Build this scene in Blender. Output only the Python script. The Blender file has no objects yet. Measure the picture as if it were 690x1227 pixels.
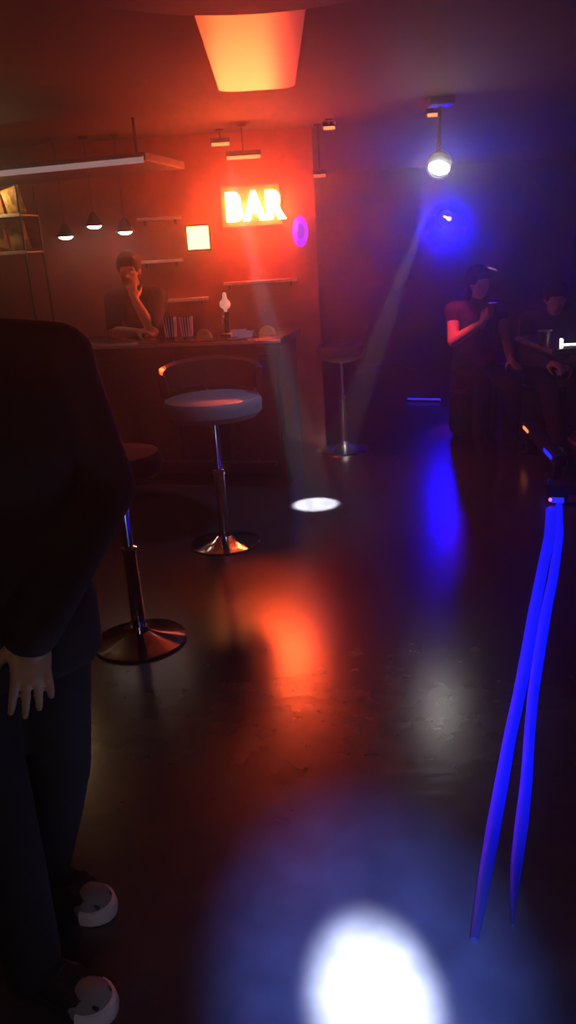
import bpy, bmesh, math, random
from math import sin, cos, pi, radians
from mathutils import Vector, Matrix, Quaternion
random.seed(7)
S = bpy.context.scene
COL = S.collection

# ------------------------------------------------------------------ render look
S.view_settings.view_transform = 'Standard'
S.view_settings.look = 'None'
S.view_settings.gamma = 1.0
S.view_settings.exposure = 0.0
S.view_settings.use_curve_mapping = False
S.cycles.caustics_reflective = False
S.cycles.caustics_refractive = False
S.cycles.sample_clamp_indirect = 12.0
S.cycles.max_bounces = 6

# ------------------------------------------------------------------ materials
def mat(name, color, rough=0.5, metal=0.0, emit=None, strength=0.0, var=0.0, scale=12.0,
        bump=0.0, spec=0.5, rough_var=0.0, ior=1.5):
    m = bpy.data.materials.new(name)
    m.use_nodes = True
    nt = m.node_tree
    b = nt.nodes['Principled BSDF']
    b.inputs['Base Color'].default_value = (*color, 1)
    b.inputs['Roughness'].default_value = rough
    b.inputs['Metallic'].default_value = metal
    b.inputs['Specular IOR Level'].default_value = spec
    b.inputs['IOR'].default_value = ior
    if emit:
        b.inputs['Emission Color'].default_value = (*emit, 1)
        b.inputs['Emission Strength'].default_value = strength
    if var or bump or rough_var:
        tc = nt.nodes.new('ShaderNodeTexCoord')
        n = nt.nodes.new('ShaderNodeTexNoise')
        n.inputs['Scale'].default_value = scale
        n.inputs['Detail'].default_value = 5
        nt.links.new(tc.outputs['Object'], n.inputs['Vector'])
        if var:
            r = nt.nodes.new('ShaderNodeValToRGB')
            r.color_ramp.elements[0].position = 0.3
            r.color_ramp.elements[1].position = 0.7
            r.color_ramp.elements[0].color = (*[c * (1 - var) for c in color], 1)
            r.color_ramp.elements[1].color = (*[min(1, c * (1 + var)) for c in color], 1)
            nt.links.new(n.outputs['Fac'], r.inputs['Fac'])
            nt.links.new(r.outputs['Color'], b.inputs['Base Color'])
        if rough_var:
            mr = nt.nodes.new('ShaderNodeMapRange')
            mr.inputs['To Min'].default_value = max(0.02, rough - rough_var)
            mr.inputs['To Max'].default_value = min(1, rough + rough_var)
            nt.links.new(n.outputs['Fac'], mr.inputs['Value'])
            nt.links.new(mr.outputs['Result'], b.inputs['Roughness'])
        if bump:
            bp = nt.nodes.new('ShaderNodeBump')
            bp.inputs['Strength'].default_value = bump
            bp.inputs['Distance'].default_value = 0.01
            nt.links.new(n.outputs['Fac'], bp.inputs['Height'])
            nt.links.new(bp.outputs['Normal'], b.inputs['Normal'])
    return m

def glow(name, color, strength, base=(0.02, 0.02, 0.02)):
    return mat(name, base, 0.4, emit=color, strength=strength)

M = {}
M['floor'] = mat('polished_floor', (0.050, 0.044, 0.048), 0.225, var=0.22, scale=9.0, rough_var=0.03, bump=0.0001, spec=1.0)
def trowel_marks(m):
    nt = m.node_tree; b = nt.nodes['Principled BSDF']
    old = b.inputs['Normal'].links[0].from_node
    tc = nt.nodes.new('ShaderNodeTexCoord'); mp = nt.nodes.new('ShaderNodeMapping'); n = nt.nodes.new('ShaderNodeTexNoise'); bp = nt.nodes.new('ShaderNodeBump')
    mp.inputs['Scale'].default_value = (3.0, 9.0, 1.0); mp.inputs['Rotation'].default_value = (0, 0, 0.25)
    n.inputs['Scale'].default_value = 2.2; n.inputs['Detail'].default_value = 1.2; n.inputs['Distortion'].default_value = 0.6
    bp.inputs['Strength'].default_value = 0.035; bp.inputs['Distance'].default_value = 0.02
    nt.links.new(tc.outputs['Object'], mp.inputs[0]); nt.links.new(mp.outputs[0], n.inputs['Vector'])
    nt.links.new(n.outputs['Fac'], bp.inputs['Height']); nt.links.new(old.outputs['Normal'], bp.inputs['Normal'])
    nt.links.new(bp.outputs['Normal'], b.inputs['Normal'])
trowel_marks(M['floor'])
M['ceiling'] = mat('dark_ceiling', (0.045, 0.036, 0.034), 0.8, var=0.15, scale=4)
M['glossy'] = mat('brushed_ceiling_panel', (0.25, 0.26, 0.28), 0.38, metal=1.0)
M['disc'] = mat('matt_black_disc', (0.012, 0.011, 0.011), 0.75, bump=0.1, scale=60)
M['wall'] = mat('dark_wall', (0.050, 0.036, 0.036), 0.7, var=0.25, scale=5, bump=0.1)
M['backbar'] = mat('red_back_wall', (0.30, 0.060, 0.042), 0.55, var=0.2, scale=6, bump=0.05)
M['trim'] = mat('dark_trim', (0.03, 0.028, 0.03), 0.4, var=0.1)
M['barfront'] = mat('bar_front_laminate', (0.012, 0.006, 0.006), 0.6, var=0.3, scale=14, bump=0.05)
M['bartop'] = mat('bar_top_stone', (0.03, 0.022, 0.024), 0.22, var=0.4, scale=40)
M['edge'] = mat('brushed_edge', (0.50, 0.47, 0.47), 0.35, metal=1.0, bump=0.03, scale=90)
M['chrome'] = mat('chrome', (0.80, 0.79, 0.80), 0.10, metal=1.0, rough_var=0.03, scale=30)
M['blackseat'] = mat('black_leatherette', (0.014, 0.012, 0.012), 0.5, bump=0.15, scale=120)
M['paleseat'] = mat('pale_leatherette', (0.27, 0.245, 0.265), 0.5, bump=0.15, scale=120)
M['redshell'] = mat('lacquered_backrest', (0.10, 0.03, 0.022), 0.25, var=0.2, scale=15)
M['shelf'] = mat('pale_shelf', (0.75, 0.66, 0.62), 0.4, var=0.1, scale=30)
M['canopy'] = mat('canopy_panel', (0.035, 0.020, 0.018), 0.6, var=0.2, scale=10)
M['skin'] = mat('skin', (0.50, 0.32, 0.21), 0.55, var=0.12, scale=25, bump=0.08)
M['cloth_black'] = mat('black_cloth', (0.010, 0.010, 0.012), 0.85, bump=0.25, scale=70)
M['cloth_dark'] = mat('dark_cloth', (0.022, 0.018, 0.022), 0.85, bump=0.25, scale=60)
M['jeans'] = mat('dark_denim', (0.006, 0.0065, 0.009), 0.9, bump=0.3, scale=140)
M['hair'] = mat('dark_hair', (0.008, 0.006, 0.006), 0.85, bump=0.4, scale=90)
M['shoe'] = mat('grey_canvas', (0.22, 0.20, 0.19), 0.8, bump=0.2, scale=160)
M['sole'] = mat('white_rubber', (0.78, 0.76, 0.72), 0.5, bump=0.05, scale=60)
M['eye'] = mat('eye', (0.5, 0.5, 0.5), 0.1)
M['gold'] = mat('gold_packet_foil', (0.72, 0.45, 0.14), 0.42, var=0.35, scale=14, bump=0.5)
M['black'] = mat('black_plastic', (0.010, 0.010, 0.011), 0.4, bump=0.05, scale=80)
M['glass'] = mat('glass', (0.75, 0.72, 0.75), 0.12, spec=0.8, var=0.1)
M['ridge'] = mat('ribbed_glass', (0.78, 0.70, 0.70), 0.2)
M['smoked'] = mat('smoked_glass', (0.06, 0.03, 0.03), 0.15)
M['orange_fruit'] = mat('orange_peel', (0.75, 0.28, 0.05), 0.45, bump=0.3, scale=90)
M['card'] = mat('pale_card', (0.6, 0.5, 0.55), 0.7, var=0.1)
M['redlab'] = mat('red_label', (0.55, 0.05, 0.05), 0.6, var=0.3, scale=60)
# things that give off light
M['letter'] = glow('neon_letter', (1.0, 0.088, 0.021), 175.0)
M['panel'] = mat('red_sign_board', (0.30, 0.075, 0.05), 0.6, var=0.1)
M['square'] = glow('square_light', (1.0, 0.26, 0.06), 16.0)
M['pend'] = glow('pendant_bulb', (1.0, 0.78, 0.62), 12.0)
M['amber'] = glow('amber_lens', (1.0, 0.22, 0.07), 2.2)
M['dimamber'] = glow('dim_amber_lens', (1.0, 0.13, 0.05), 1.0)
M['whitelamp'] = glow('white_lamp', (1.0, 0.96, 0.90), 62.0)
M['bluelamp'] = glow('blue_lamp', (0.00002, 0.00006, 1.0), 360.0)
M['bluecore'] = glow('pink_hot_core', (1.0, 0.45, 0.60), 6.0)
M['purple'] = glow('violet_lamp', (0.22, 0.006, 1.0), 1.3)
M['violetcore'] = glow('blue_violet_core', (0.07, 0.015, 1.0), 0.8)
M['strip_white'] = glow('led_strip_white', (0.95, 0.62, 0.62), 0.26)
M['tube'] = glow('white_tube', (1.0, 0.97, 0.95), 3.0)
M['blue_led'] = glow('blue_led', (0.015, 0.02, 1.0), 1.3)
M['bluebright'] = glow('blue_streak_glow', (0.0, 0.004, 1.0), 1.0)
M['pink_led'] = glow('pink_led', (1.0, 0.12, 0.75), 2.0)
M['dimpink'] = glow('dim_pink_lens', (1.0, 0.35, 0.35), 0.8)
M['tapwhite'] = glow('emissive_tap_knob', (1.0, 0.48, 0.36), 0.45, (0.7, 0.6, 0.6))  # tap knob is no lamp; its brightness is painted in as emission

# ------------------------------------------------------------------ mesh helpers
def link(o, parent=None):
    COL.objects.link(o)
    if parent: o.parent = parent
    return o

def build(name, bm, m, parent=None, smooth=True, loc=None, rot=None):
    bmesh.ops.recalc_face_normals(bm, faces=bm.faces)
    me = bpy.data.meshes.new(name)
    bm.to_mesh(me); bm.free()
    if m: me.materials.append(m)
    if smooth:
        me.polygons.foreach_set('use_smooth', [True] * len(me.polygons))
        try: me.set_sharp_from_angle(angle=radians(40))
        except Exception: pass
    o = bpy.data.objects.new(name, me)
    if loc: o.location = loc
    if rot: o.rotation_euler = rot
    return link(o, parent)

def tag(o, label, cat, group=None, kind=None):
    o['label'] = label; o['category'] = cat
    if group: o['group'] = group
    if kind: o['kind'] = kind
    return o

def struct(o):
    o['kind'] = 'structure'; return o

def thing(name, label, cat, loc=(0, 0, 0), rz=0, group=None):
    o = bpy.data.objects.new(name, None)
    o.empty_display_size = 0.1
    o.location = loc; o.rotation_euler = (0, 0, rz)
    link(o)
    return tag(o, label, cat, group)

def dup(root, loc, rz, label):
    r = root.copy(); COL.objects.link(r); r.location = loc; r.rotation_euler = (0, 0, rz); r['label'] = label
    for ch in root.children:
        c = ch.copy(); COL.objects.link(c); c.parent = r
        for g in ch.children:
            d = g.copy(); COL.objects.link(d); d.parent = c
    return r

def bx(bm, c, s, bev=0.0, rot=None, seg=2):
    r = bmesh.ops.create_cube(bm, size=1)
    vs = r['verts']
    for v in vs: v.co = Vector((v.co.x * s[0], v.co.y * s[1], v.co.z * s[2]))
    if bev > 0:
        es = list({e for v in vs for e in v.link_edges})
        rr = bmesh.ops.bevel(bm, geom=es, offset=bev, segments=seg, affect='EDGES', profile=0.5)
        vs = list({v for f in rr['faces'] for v in f.verts} | {v for v in vs if v.is_valid})
    mt = Matrix.Translation(Vector(c))
    if rot is not None: mt = mt @ rot
    for v in vs: v.co = mt @ v.co
    return vs

def box(name, c, s, m, parent=None, bev=0.0, smooth=False, rot=None):
    bm = bmesh.new(); bx(bm, c, s, bev, rot)
    return build(name, bm, m, parent, smooth)

def lathe(bm, prof, n=32, center=(0, 0, 0), mtx=None):
    """prof: list of (r, z); closed where r == 0"""
    cx, cy, cz = center
    rings = []
    for r, z in prof:
        if r <= 1e-6: rings.append([bm.verts.new((cx, cy, cz + z))])
        else: rings.append([bm.verts.new((cx + r * cos(2 * pi * k / n), cy + r * sin(2 * pi * k / n), cz + z)) for k in range(n)])
    for a, b in zip(rings, rings[1:]):
        for k in range(n):
            k2 = (k + 1) % n
            if len(a) == 1 and len(b) == 1: continue
            if len(a) == 1: bm.faces.new((a[0], b[k], b[k2]))
            elif len(b) == 1: bm.faces.new((a[k], a[k2], b[0]))
            else: bm.faces.new((a[k], a[k2], b[k2], b[k]))
    if mtx:
        for ring in rings:
            for v in ring: v.co = mtx @ v.co
    return rings

def tube(bm, pts, r, n=10, caps=True):
    pts = [Vector(p) for p in pts]
    rs = r if isinstance(r, (list, tuple)) else [r] * len(pts)
    rings = []
    up = None
    for i, p in enumerate(pts):
        d = (pts[min(i + 1, len(pts) - 1)] - pts[max(i - 1, 0)]).normalized()
        if up is None:
            up = Vector((0, 0, 1)) if abs(d.z) < 0.9 else Vector((1, 0, 0))
        a = d.cross(up).normalized(); b = a.cross(d).normalized(); up = b
        rings.append([bm.verts.new(p + (a * cos(2 * pi * k / n) + b * sin(2 * pi * k / n)) * rs[i]) for k in range(n)])
    for A, B in zip(rings, rings[1:]):
        for k in range(n): bm.faces.new((A[k], A[(k + 1) % n], B[(k + 1) % n], B[k]))
    if caps:
        bm.faces.new(rings[0][::-1]); bm.faces.new(rings[-1])

def ellipsoid(bm, c, r, rot=None, u=20, v=12):
    g = bmesh.ops.create_uvsphere(bm, u_segments=u, v_segments=v, radius=1)
    mt = Matrix.Translation(Vector(c))
    if rot is not None: mt = mt @ rot
    for w in g['verts']: w.co = mt @ Vector((w.co.x * r[0], w.co.y * r[1], w.co.z * r[2]))

def cap(bm, p0, p1, r0, r1, n=14):
    """tapered capsule"""
    p0, p1 = Vector(p0), Vector(p1)
    d = p1 - p0; L = d.length
    if L < 1e-5: return ellipsoid(bm, p0, (r0,) * 3)
    prof = [(0, -r0)] + [(r0 * cos(a), r0 * sin(a)) for a in (-1.1, -0.7, -0.35, 0)]
    prof += [(r1 * cos(a), L + r1 * sin(a)) for a in (0, 0.35, 0.7, 1.1)] + [(0, L + r1)]
    mt = Matrix.Translation(p0) @ d.to_track_quat('Z', 'Y').to_matrix().to_4x4()
    lathe(bm, prof, n, (0, 0, 0), mt)

def loft(bm, rings, n=24, e=2.3):
    """rings: (center, half depth x, half width y) horizontal super-ellipses"""
    out = []
    for c, rx, ry in rings:
        ring = []
        for k in range(n):
            a = 2 * pi * k / n
            ca, sa = cos(a), sin(a)
            ring.append(bm.verts.new((c[0] + rx * math.copysign(abs(ca) ** (2 / e), ca),
                                      c[1] + ry * math.copysign(abs(sa) ** (2 / e), sa), c[2])))
        out.append(ring)
    for A, B in zip(out, out[1:]):
        for k in range(n): bm.faces.new((A[k], A[(k + 1) % n], B[(k + 1) % n], B[k]))
    bm.faces.new(out[0][::-1]); bm.faces.new(out[-1])

def fuse(name, bm, m, parent, voxel, smooth=3):
    """weld overlapping closed shapes into one continuous skin"""
    bmesh.ops.recalc_face_normals(bm, faces=bm.faces)
    me = bpy.data.meshes.new(name + '_raw'); bm.to_mesh(me); bm.free()
    t = bpy.data.objects.new(name + '_raw', me); COL.objects.link(t)
    r = t.modifiers.new('r', 'REMESH'); r.mode = 'VOXEL'; r.voxel_size = voxel
    s = t.modifiers.new('s', 'SMOOTH'); s.iterations = smooth; s.factor = 0.5
    dg = bpy.context.evaluated_depsgraph_get(); dg.update()
    me2 = bpy.data.meshes.new_from_object(t.evaluated_get(dg))
    bpy.data.objects.remove(t); bpy.data.meshes.remove(me)
    me2.name = name; me2.materials.clear(); me2.materials.append(m)
    me2.polygons.foreach_set('use_smooth', [True] * len(me2.polygons))
    o = bpy.data.objects.new(name, me2)
    return link(o, parent)

# ------------------------------------------------------------------ people
def hand_shapes(bm, wrist, d, back, thumb, curl=0.35, s=1.0, spread=0.13):
    """palm, four unequal bent fingers and a thumb leaving the side of the palm"""
    w = Vector(wrist); d = Vector(d).normalized(); back = Vector(back)
    back = (back - d * back.dot(d)).normalized(); t = Vector(thumb)
    t = (t - d * t.dot(d) - back * t.dot(back)).normalized()
    rot = Matrix((t, d, back)).transposed().to_4x4()
    ellipsoid(bm, w + d * 0.048 * s, (0.040 * s, 0.056 * s, 0.0150 * s), rot)
    for off in (0.029, 0.010, -0.010, -0.028):
        cap(bm, w + d * 0.02 * s + t * off * 0.75 * s, w + d * 0.088 * s + t * off * s, 0.013 * s, 0.0100 * s)
    cap(bm, w - d * 0.03 * s, w + d * 0.03 * s, 0.026 * s, 0.027 * s)
    for off, L, k in ((0.0300, 0.074, 1.0), (0.0102, 0.083, 1.05), (-0.0100, 0.077, 1.15), (-0.0290, 0.060, 1.25)):
        p = w + d * (0.090 - abs(off - 0.008) * 0.25) * s + t * off * s
        fd = (d + t * off / 0.03 * spread).normalized()
        ang = curl * k * 0.6
        for q, (fr, r0, r1) in enumerate(((0.45, 0.0092, 0.0086), (0.31, 0.0086, 0.0078), (0.24, 0.0078, 0.0064))):
            v = (fd * cos(ang) - back * sin(ang)).normalized()
            p2 = p + v * L * fr * s
            cap(bm, p, p2, r0 * s, r1 * s, 10)
            p = p2; ang += curl * k * 0.75
    p = w + d * 0.025 * s + t * 0.028 * s - back * 0.006 * s
    v = (d * 0.62 + t * 0.62 - back * 0.45).normalized()
    p2 = p + v * 0.042 * s
    cap(bm, p, p2, 0.0155 * s, 0.0118 * s)
    v2 = (d * 0.85 + t * 0.25 - back * 0.5).normalized()
    p3 = p2 + v2 * 0.032 * s; cap(bm, p2, p3, 0.0115 * s, 0.0100 * s)
    cap(bm, p3, p3 + (v2 - back * 0.2).normalized() * 0.022 * s, 0.0100 * s, 0.0082 * s)

def head_shapes(bm, c, R):
    T = lambda v: Vector(c) + R @ Vector(v)
    R4 = R.to_4x4()
    ellipsoid(bm, T((-0.012, 0, 0.028)), (0.096, 0.076, 0.088), R4)         # cranium
    ellipsoid(bm, T((0.030, 0, -0.030)), (0.060, 0.062, 0.078), R4)          # face
    ellipsoid(bm, T((0.050, 0, -0.085)), (0.034, 0.036, 0.026), R4)          # chin
    cap(bm, T((0.070, -0.040, 0.022)), T((0.070, 0.040, 0.022)), 0.014, 0.014)   # brow
    cap(bm, T((0.082, 0, 0.012)), T((0.106, 0, -0.030)), 0.009, 0.014)       # nose
    for s in (-1, 1):
        ellipsoid(bm, T((0.097, s * 0.012, -0.034)), (0.011, 0.009, 0.008), R4)
        ellipsoid(bm, T((0.060, s * 0.040, -0.020)), (0.026, 0.022, 0.022), R4)   # cheek
        ellipsoid(bm, T((-0.005, s * 0.076, -0.005)), (0.020, 0.010, 0.032), R4)  # ear
    cap(bm, T((0.086, -0.018, -0.058)), T((0.086, 0.018, -0.058)), 0.0075, 0.0075)  # lips
    cap(bm, T((0.083, -0.015, -0.068)), T((0.083, 0.015, -0.068)), 0.0075, 0.0075)

def shoe(name, ankle, d, parent, upper, sole, sl=0.27, bumper=None):
    """d: horizontal toe direction; the sole stands on z = 0 of the person"""
    d = Vector((d[0], d[1], 0)).normalized()
    ang = math.atan2(d.y, d.x)
    base = Vector((ankle[0], ankle[1], ankle[2] - 0.085)) - d * 0.065
    mt = Matrix.Translation(base) @ Matrix.Rotation(ang, 4, 'Z')
    outline = [(-0.005, 0.0), (0.0, 0.028), (0.04, 0.038), (0.10, 0.036), (0.17, 0.047), (0.22, 0.046), (0.258, 0.030), (sl, 0.0)]
    def ring(z, k, bm, x0=0.0, x1=1.0):
        pts = [(x, y * k) for x, y in outline] + [(x, -y * k) for x, y in outline[-2:0:-1]]
        return [bm.verts.new(mt @ Vector((0.13 + (x - 0.13) * (0.94 + 0.06 * k), y, z))) for x, y in pts]
    bm = bmesh.new()
    def upper_ring(zf, k, cut):
        pts = [(x, y * k) for x, y in outline] + [(x, -y * k) for x, y in outline[-2:0:-1]]
        return [bm.verts.new(mt @ Vector((min(x, cut(x)), y, zf(x)))) for x, y in pts]
    r0 = upper_ring(lambda x: 0.024, 0.97, lambda x: x)
    r1 = upper_ring(lambda x: 0.050 if x > 0.2 else 0.058, 0.93, lambda x: sl - 0.010)
    r2 = upper_ring(lambda x: 0.064 if x > 0.2 else 0.085, 0.72, lambda x: sl - 0.032)
    r3 = upper_ring(lambda x: 0.066 if x > 0.2 else (0.090 if x > 0.12 else 0.105), 0.48, lambda x: 0.205)
    n = len(r0)
    for A, B in ((r0, r1), (r1, r2), (r2, r3)):
        for k in range(n): bm.faces.new((A[k], A[(k + 1) % n], B[(k + 1) % n], B[k]))
    bm.faces.new(r0[::-1]); bm.faces.new(r3)
    o = build(name, bm, upper, parent)
    bm = bmesh.new()
    a = ring(0.0, 0.98, bm); b = ring(0.012, 1.06, bm); c = ring(0.030, 1.04, bm); e = ring(0.034, 0.97, bm)
    for A, B in ((a, b), (b, c), (c, e)):
        for k in range(n): bm.faces.new((A[k], A[(k + 1) % n], B[(k + 1) % n], B[k]))
    bm.faces.new(a[::-1]); bm.faces.new(e)
    build('sole', bm, sole, o)
    if bumper:
        bm = bmesh.new(); rows = []
        for k in range(17):
            a = radians(-82 + 164 * k / 16)
            px_, py_ = 0.205 + 0.072 * cos(a), 0.052 * sin(a)
            dx, dy = cos(a), sin(a)
            rows.append([bm.verts.new(mt @ Vector((px_ + dx * q_, py_ + dy * q_, z_))) for q_, z_ in ((-0.012, 0.003), (0.004, 0.003), (0.007, 0.020), (0.003, 0.040), (-0.010, 0.042))])
        for A_, B_ in zip(rows, rows[1:]):
            for k in range(5): bm.faces.new((A_[k], A_[(k + 1) % 5], B_[(k + 1) % 5], B_[k]))
        bm.faces.new(rows[0][::-1]); bm.faces.new(rows[-1])
        q_ = build('toe_bumper', bm, bumper, o); q_['label'] = 'white rubber toe bumper'
        bm = bmesh.new(); ellipsoid(bm, (0.214, 0, 0.026), (0.058, 0.051, 0.050))
        for v in bm.verts: v.co = mt @ v.co
        q_ = build('toe_cap', bm, M['shoe'], o); q_['label'] = 'grey toe cap'
    bm = bmesh.new()
    for q in range(2 if bumper else 4):
        x = 0.120 + q * 0.022; z = 0.094 - q * 0.007
        tube(bm, [mt @ Vector((x, -0.024, z)), mt @ Vector((x + 0.006, 0, z + 0.010)), mt @ Vector((x, 0.024, z))], 0.0035, 6)
    build('laces', bm, sole, o)
    return o

def person(label, loc, rz, J, voxel=0.012, top='cloth_black', legs='jeans', short=False, sleeve=0.42, group=None,
           upper='shoe', sole='sole', bumper=None, hands=None, long_hair=False, bulk=1.0):
    root = thing('person', label, 'person', loc, rz, group)
    V = {k: Vector(v) for k, v in J.items() if k not in ('head_rot',)}
    R = Matrix.Rotation(J.get('head_rot', (0, 0))[0], 3, 'Z') @ Matrix.Rotation(J.get('head_rot', (0, 0))[1], 3, 'Y')
    pel, che, nek = V['pelvis'], V['chest'], V['neck']
    mid = pel.lerp(che, 0.5)
    sh = (V['shoulder_l'] - V['shoulder_r'])
    ya = math.atan2(-sh.x, sh.y)
    def torso(bm, g):
        loft_r = []
        for c, rx, ry in ((pel - Vector((0, 0, 0.08)), 0.105, 0.150), (pel, 0.118, 0.168), (pel.lerp(mid, 0.6), 0.108, 0.150),
                          (mid, 0.105, 0.146), (che, 0.122, 0.170), (che.lerp(nek, 0.55), 0.110, 0.178),
                          (che.lerp(nek, 0.85), 0.075, 0.120), (nek, 0.052, 0.062)):
            loft_r.append((c, rx * bulk + g, ry * bulk + g))
        k0 = len(bm.verts)
        loft(bm, loft_r)
        bm.verts.ensure_lookup_table()
        for v in list(bm.verts)[k0:]:
            f = max(0, min(1, (v.co.z - pel.z) / max(0.05, che.z - pel.z)))
            base = pel.lerp(nek, max(0, min(1.0, (v.co.z - pel.z) / max(0.05, nek.z - pel.z))))
            v.co = base + Matrix.Rotation(ya * f, 3, 'Z') @ (v.co - base)
        for s in ('l', 'r'):
            cap(bm, che.lerp(nek, 0.72), V['shoulder_' + s], 0.075 + g, 0.058 + g)
    def arm(bm, s, g, upto=1.0, fr=True):
        a, b, c = V['shoulder_' + s], V['elbow_' + s], V['wrist_' + s]
        cap(bm, a, a.lerp(b, min(1, upto * 2) if upto < 0.5 else 1.0), 0.056 + g, 0.044 + g)
        if upto >= 0.5:
            cap(bm, b, b.lerp(c, 0.4), 0.043 + g, 0.042 + g)
            cap(bm, b.lerp(c, 0.4), b.lerp(c, upto), 0.042 + g, 0.030 + g * 1.3)
    def leg(bm, s, g):
        a, b, c = V['hip_' + s], V['knee_' + s], V['ankle_' + s]
        cap(bm, a, b, 0.088 + g, 0.060 + g)
        cap(bm, b, b.lerp(c, 0.35), 0.058 + g, 0.058 + g); cap(bm, b.lerp(c, 0.35), c, 0.058 + g, 0.040 + g * 1.6)
    bm = bmesh.new()
    torso(bm, 0)
    cap(bm, nek - Vector((0, 0, 0.03)), V['head'] + R @ Vector((-0.015, 0, -0.05)), 0.058, 0.054)
    head_shapes(bm, V['head'], R)
    hands = hands or {}
    for s in ('l', 'r'):
        arm(bm, s, 0)
        dflt = (V['wrist_' + s] - V['elbow_' + s], (0, 1 if s == 'l' else -1, 0.1), (1, 0, 0.2), 0.4)
        h = hands.get(s, dflt)
        hand_shapes(bm, V['wrist_' + s], h[0], h[1], h[2], h[3])
        leg(bm, s, 0)
        td = Vector(J['toe_' + s])
        cap(bm, V['ankle_' + s] - Vector((0, 0, 0.02)), V['ankle_' + s] + td.normalized() * 0.11 - Vector((0, 0, 0.040)), 0.034, 0.024)
    fuse('body', bm, M['skin'], root, voxel, 2)
    # clothes over the body
    bm = bmesh.new(); torso(bm, 0.020 * bulk)
    loft(bm, [(pel - Vector((0, 0, 0.13)), 0.138 * bulk, 0.188 * bulk), (pel, 0.142 * bulk, 0.192 * bulk), (mid, 0.128 * bulk, 0.170 * bulk)])
    for s in ('l', 'r'): arm(bm, s, 0.018 * bulk, sleeve if short else 0.97)
    cap(bm, nek - Vector((0, 0, 0.02)), nek + Vector((0, 0, 0.015)), 0.078, 0.070)
    fuse('t_shirt' if short else 'jacket', bm, M[top], root, max(voxel, 0.010), 3)
    bm = bmesh.new()
    loft(bm, [(pel - Vector((0, 0, 0.10)), 0.120, 0.168), (pel, 0.130, 0.178), (pel + Vector((0, 0, 0.06)), 0.124, 0.168)])
    for s in ('l', 'r'): leg(bm, s, 0.016)
    fuse('trousers', bm, M[legs], root, max(voxel, 0.010), 3)
    for s in ('l', 'r'): shoe('shoe', V['ankle_' + s], J['toe_' + s], root, M[upper], M[sole], bumper=M[bumper] if bumper else None)
    bm = bmesh.new()
    T = lambda v: V['head'] + R @ Vector(v)
    ellipsoid(bm, T((-0.024, 0, 0.044)), (0.106, 0.094, 0.100), R.to_4x4())
    ellipsoid(bm, T((-0.050, 0, -0.015)), (0.066, 0.080, 0.080), R.to_4x4())
    cap(bm, T((0.052, -0.04, 0.088)), T((0.052, 0.04, 0.088)), 0.026, 0.026)
    if long_hair:
        cap(bm, T((-0.06, 0, 0.0)), T((-0.075, 0, -0.20)), 0.082, 0.060)
        for s in (-1, 1): cap(bm, T((-0.02, s * 0.066, 0.01)), T((-0.025, s * 0.075, -0.17)), 0.030, 0.024)
    fuse('hair', bm, M['hair'], root, 0.010, 3)
    for s in (-1, 1):
        bm = bmesh.new(); ellipsoid(bm, T((0.079, s * 0.031, 0.004)), (0.011, 0.013, 0.010), u=12, v=8)
        build('eye', bm, M['eye'], root)
    return root

# ------------------------------------------------------------------ the room
XL, XR, YB, YF, H = -3.4, 3.8, -2.4, 10.5, 2.46
struct(box('floor', ((XL + XR) / 2, (YB + YF) / 2, -0.05), (XR - XL + 0.4, YF - YB + 0.4, 0.1), M['floor']))
struct(box('ceiling', ((XL + XR) / 2, (YB + YF) / 2, H + 0.05), (XR - XL + 0.4, YF - YB + 0.4, 0.1), M['ceiling']))
struct(box('wall_left', (XL - 0.1, (YB + YF) / 2, H / 2), (0.2, YF - YB + 0.4, H), M['wall']))
struct(box('wall_right', (XR + 0.1, (YB + YF) / 2, H / 2), (0.2, YF - YB + 0.4, H), M['wall']))
struct(box('wall_back', ((XL + XR) / 2, YF + 0.1, H / 2), (XR - XL, 0.2, H), M['wall']))
struct(box('wall_front', ((XL + XR) / 2, YB - 0.1, H / 2), (XR - XL, 0.2, H), M['wall']))
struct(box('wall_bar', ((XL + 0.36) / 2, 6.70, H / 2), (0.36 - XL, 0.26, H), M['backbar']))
struct(box('baseboard_back', ((0.42 + XR) / 2, YF - 0.012, 0.05), (XR - 0.42, 0.024, 0.10), M['trim'], bev=0.004))
bm = bmesh.new()
lathe(bm, [(0, 2.405), (0.70, 2.405), (0.72, 2.412), (0.72, 2.4599), (0, 2.4599)], 96, (0.0, 2.56, 0))
struct(build('trim_1', bm, M['disc']))
# bright brushed panel let into the ceiling: it mirrors the sign
bm = bmesh.new(); bx(bm, (-0.02, 4.06, 2.448), (0.41, 1.60, 0.022), 0)
es = [e for e in bm.edges if abs(e.verts[0].co.z - e.verts[1].co.z) > 0.01]
bmesh.ops.bevel(bm, geom=es, offset=0.09, segments=8, affect='EDGES', profile=0.5)
struct(build('trim_2', bm, M['glossy'], None, False))
# ------------------------------------------------------------------ bar counter
A = radians(-15)
bar = thing('bar_counter', 'long dark bar counter with a pale metal edge along its top', 'bar counter', (-0.62, 5.62, 0), A)
LX0, LX1 = -1.95, 0.66
cx, lx = (LX0 + LX1) / 2, LX1 - LX0
bm = bmesh.new()
bx(bm, (cx, 0.24, 0.50), (lx, 0.46, 1.0), 0.006)
bx(bm, (cx, 0.03, 0.045), (lx, 0.06, 0.09), 0.004)
for k in range(7):
    w = lx / 7
    bx(bm, (LX0 + w * (k + 0.5), 0.006, 0.54), (w - 0.06, 0.02, 0.80), 0.006)
build('bar_front', bm, M['barfront'], bar, False)
bm = bmesh.new(); bx(bm, (cx, 0.215, 1.025), (lx + 0.06, 0.60, 0.05), 0.006); build('counter_top', bm, M['bartop'], bar, False)
o = box('edge_strip', (cx, -0.090, 1.030), (lx + 0.06, 0.012, 0.022), M['edge'], bar, bev=0.003); o['label'] = 'pale metal edge strip'
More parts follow.
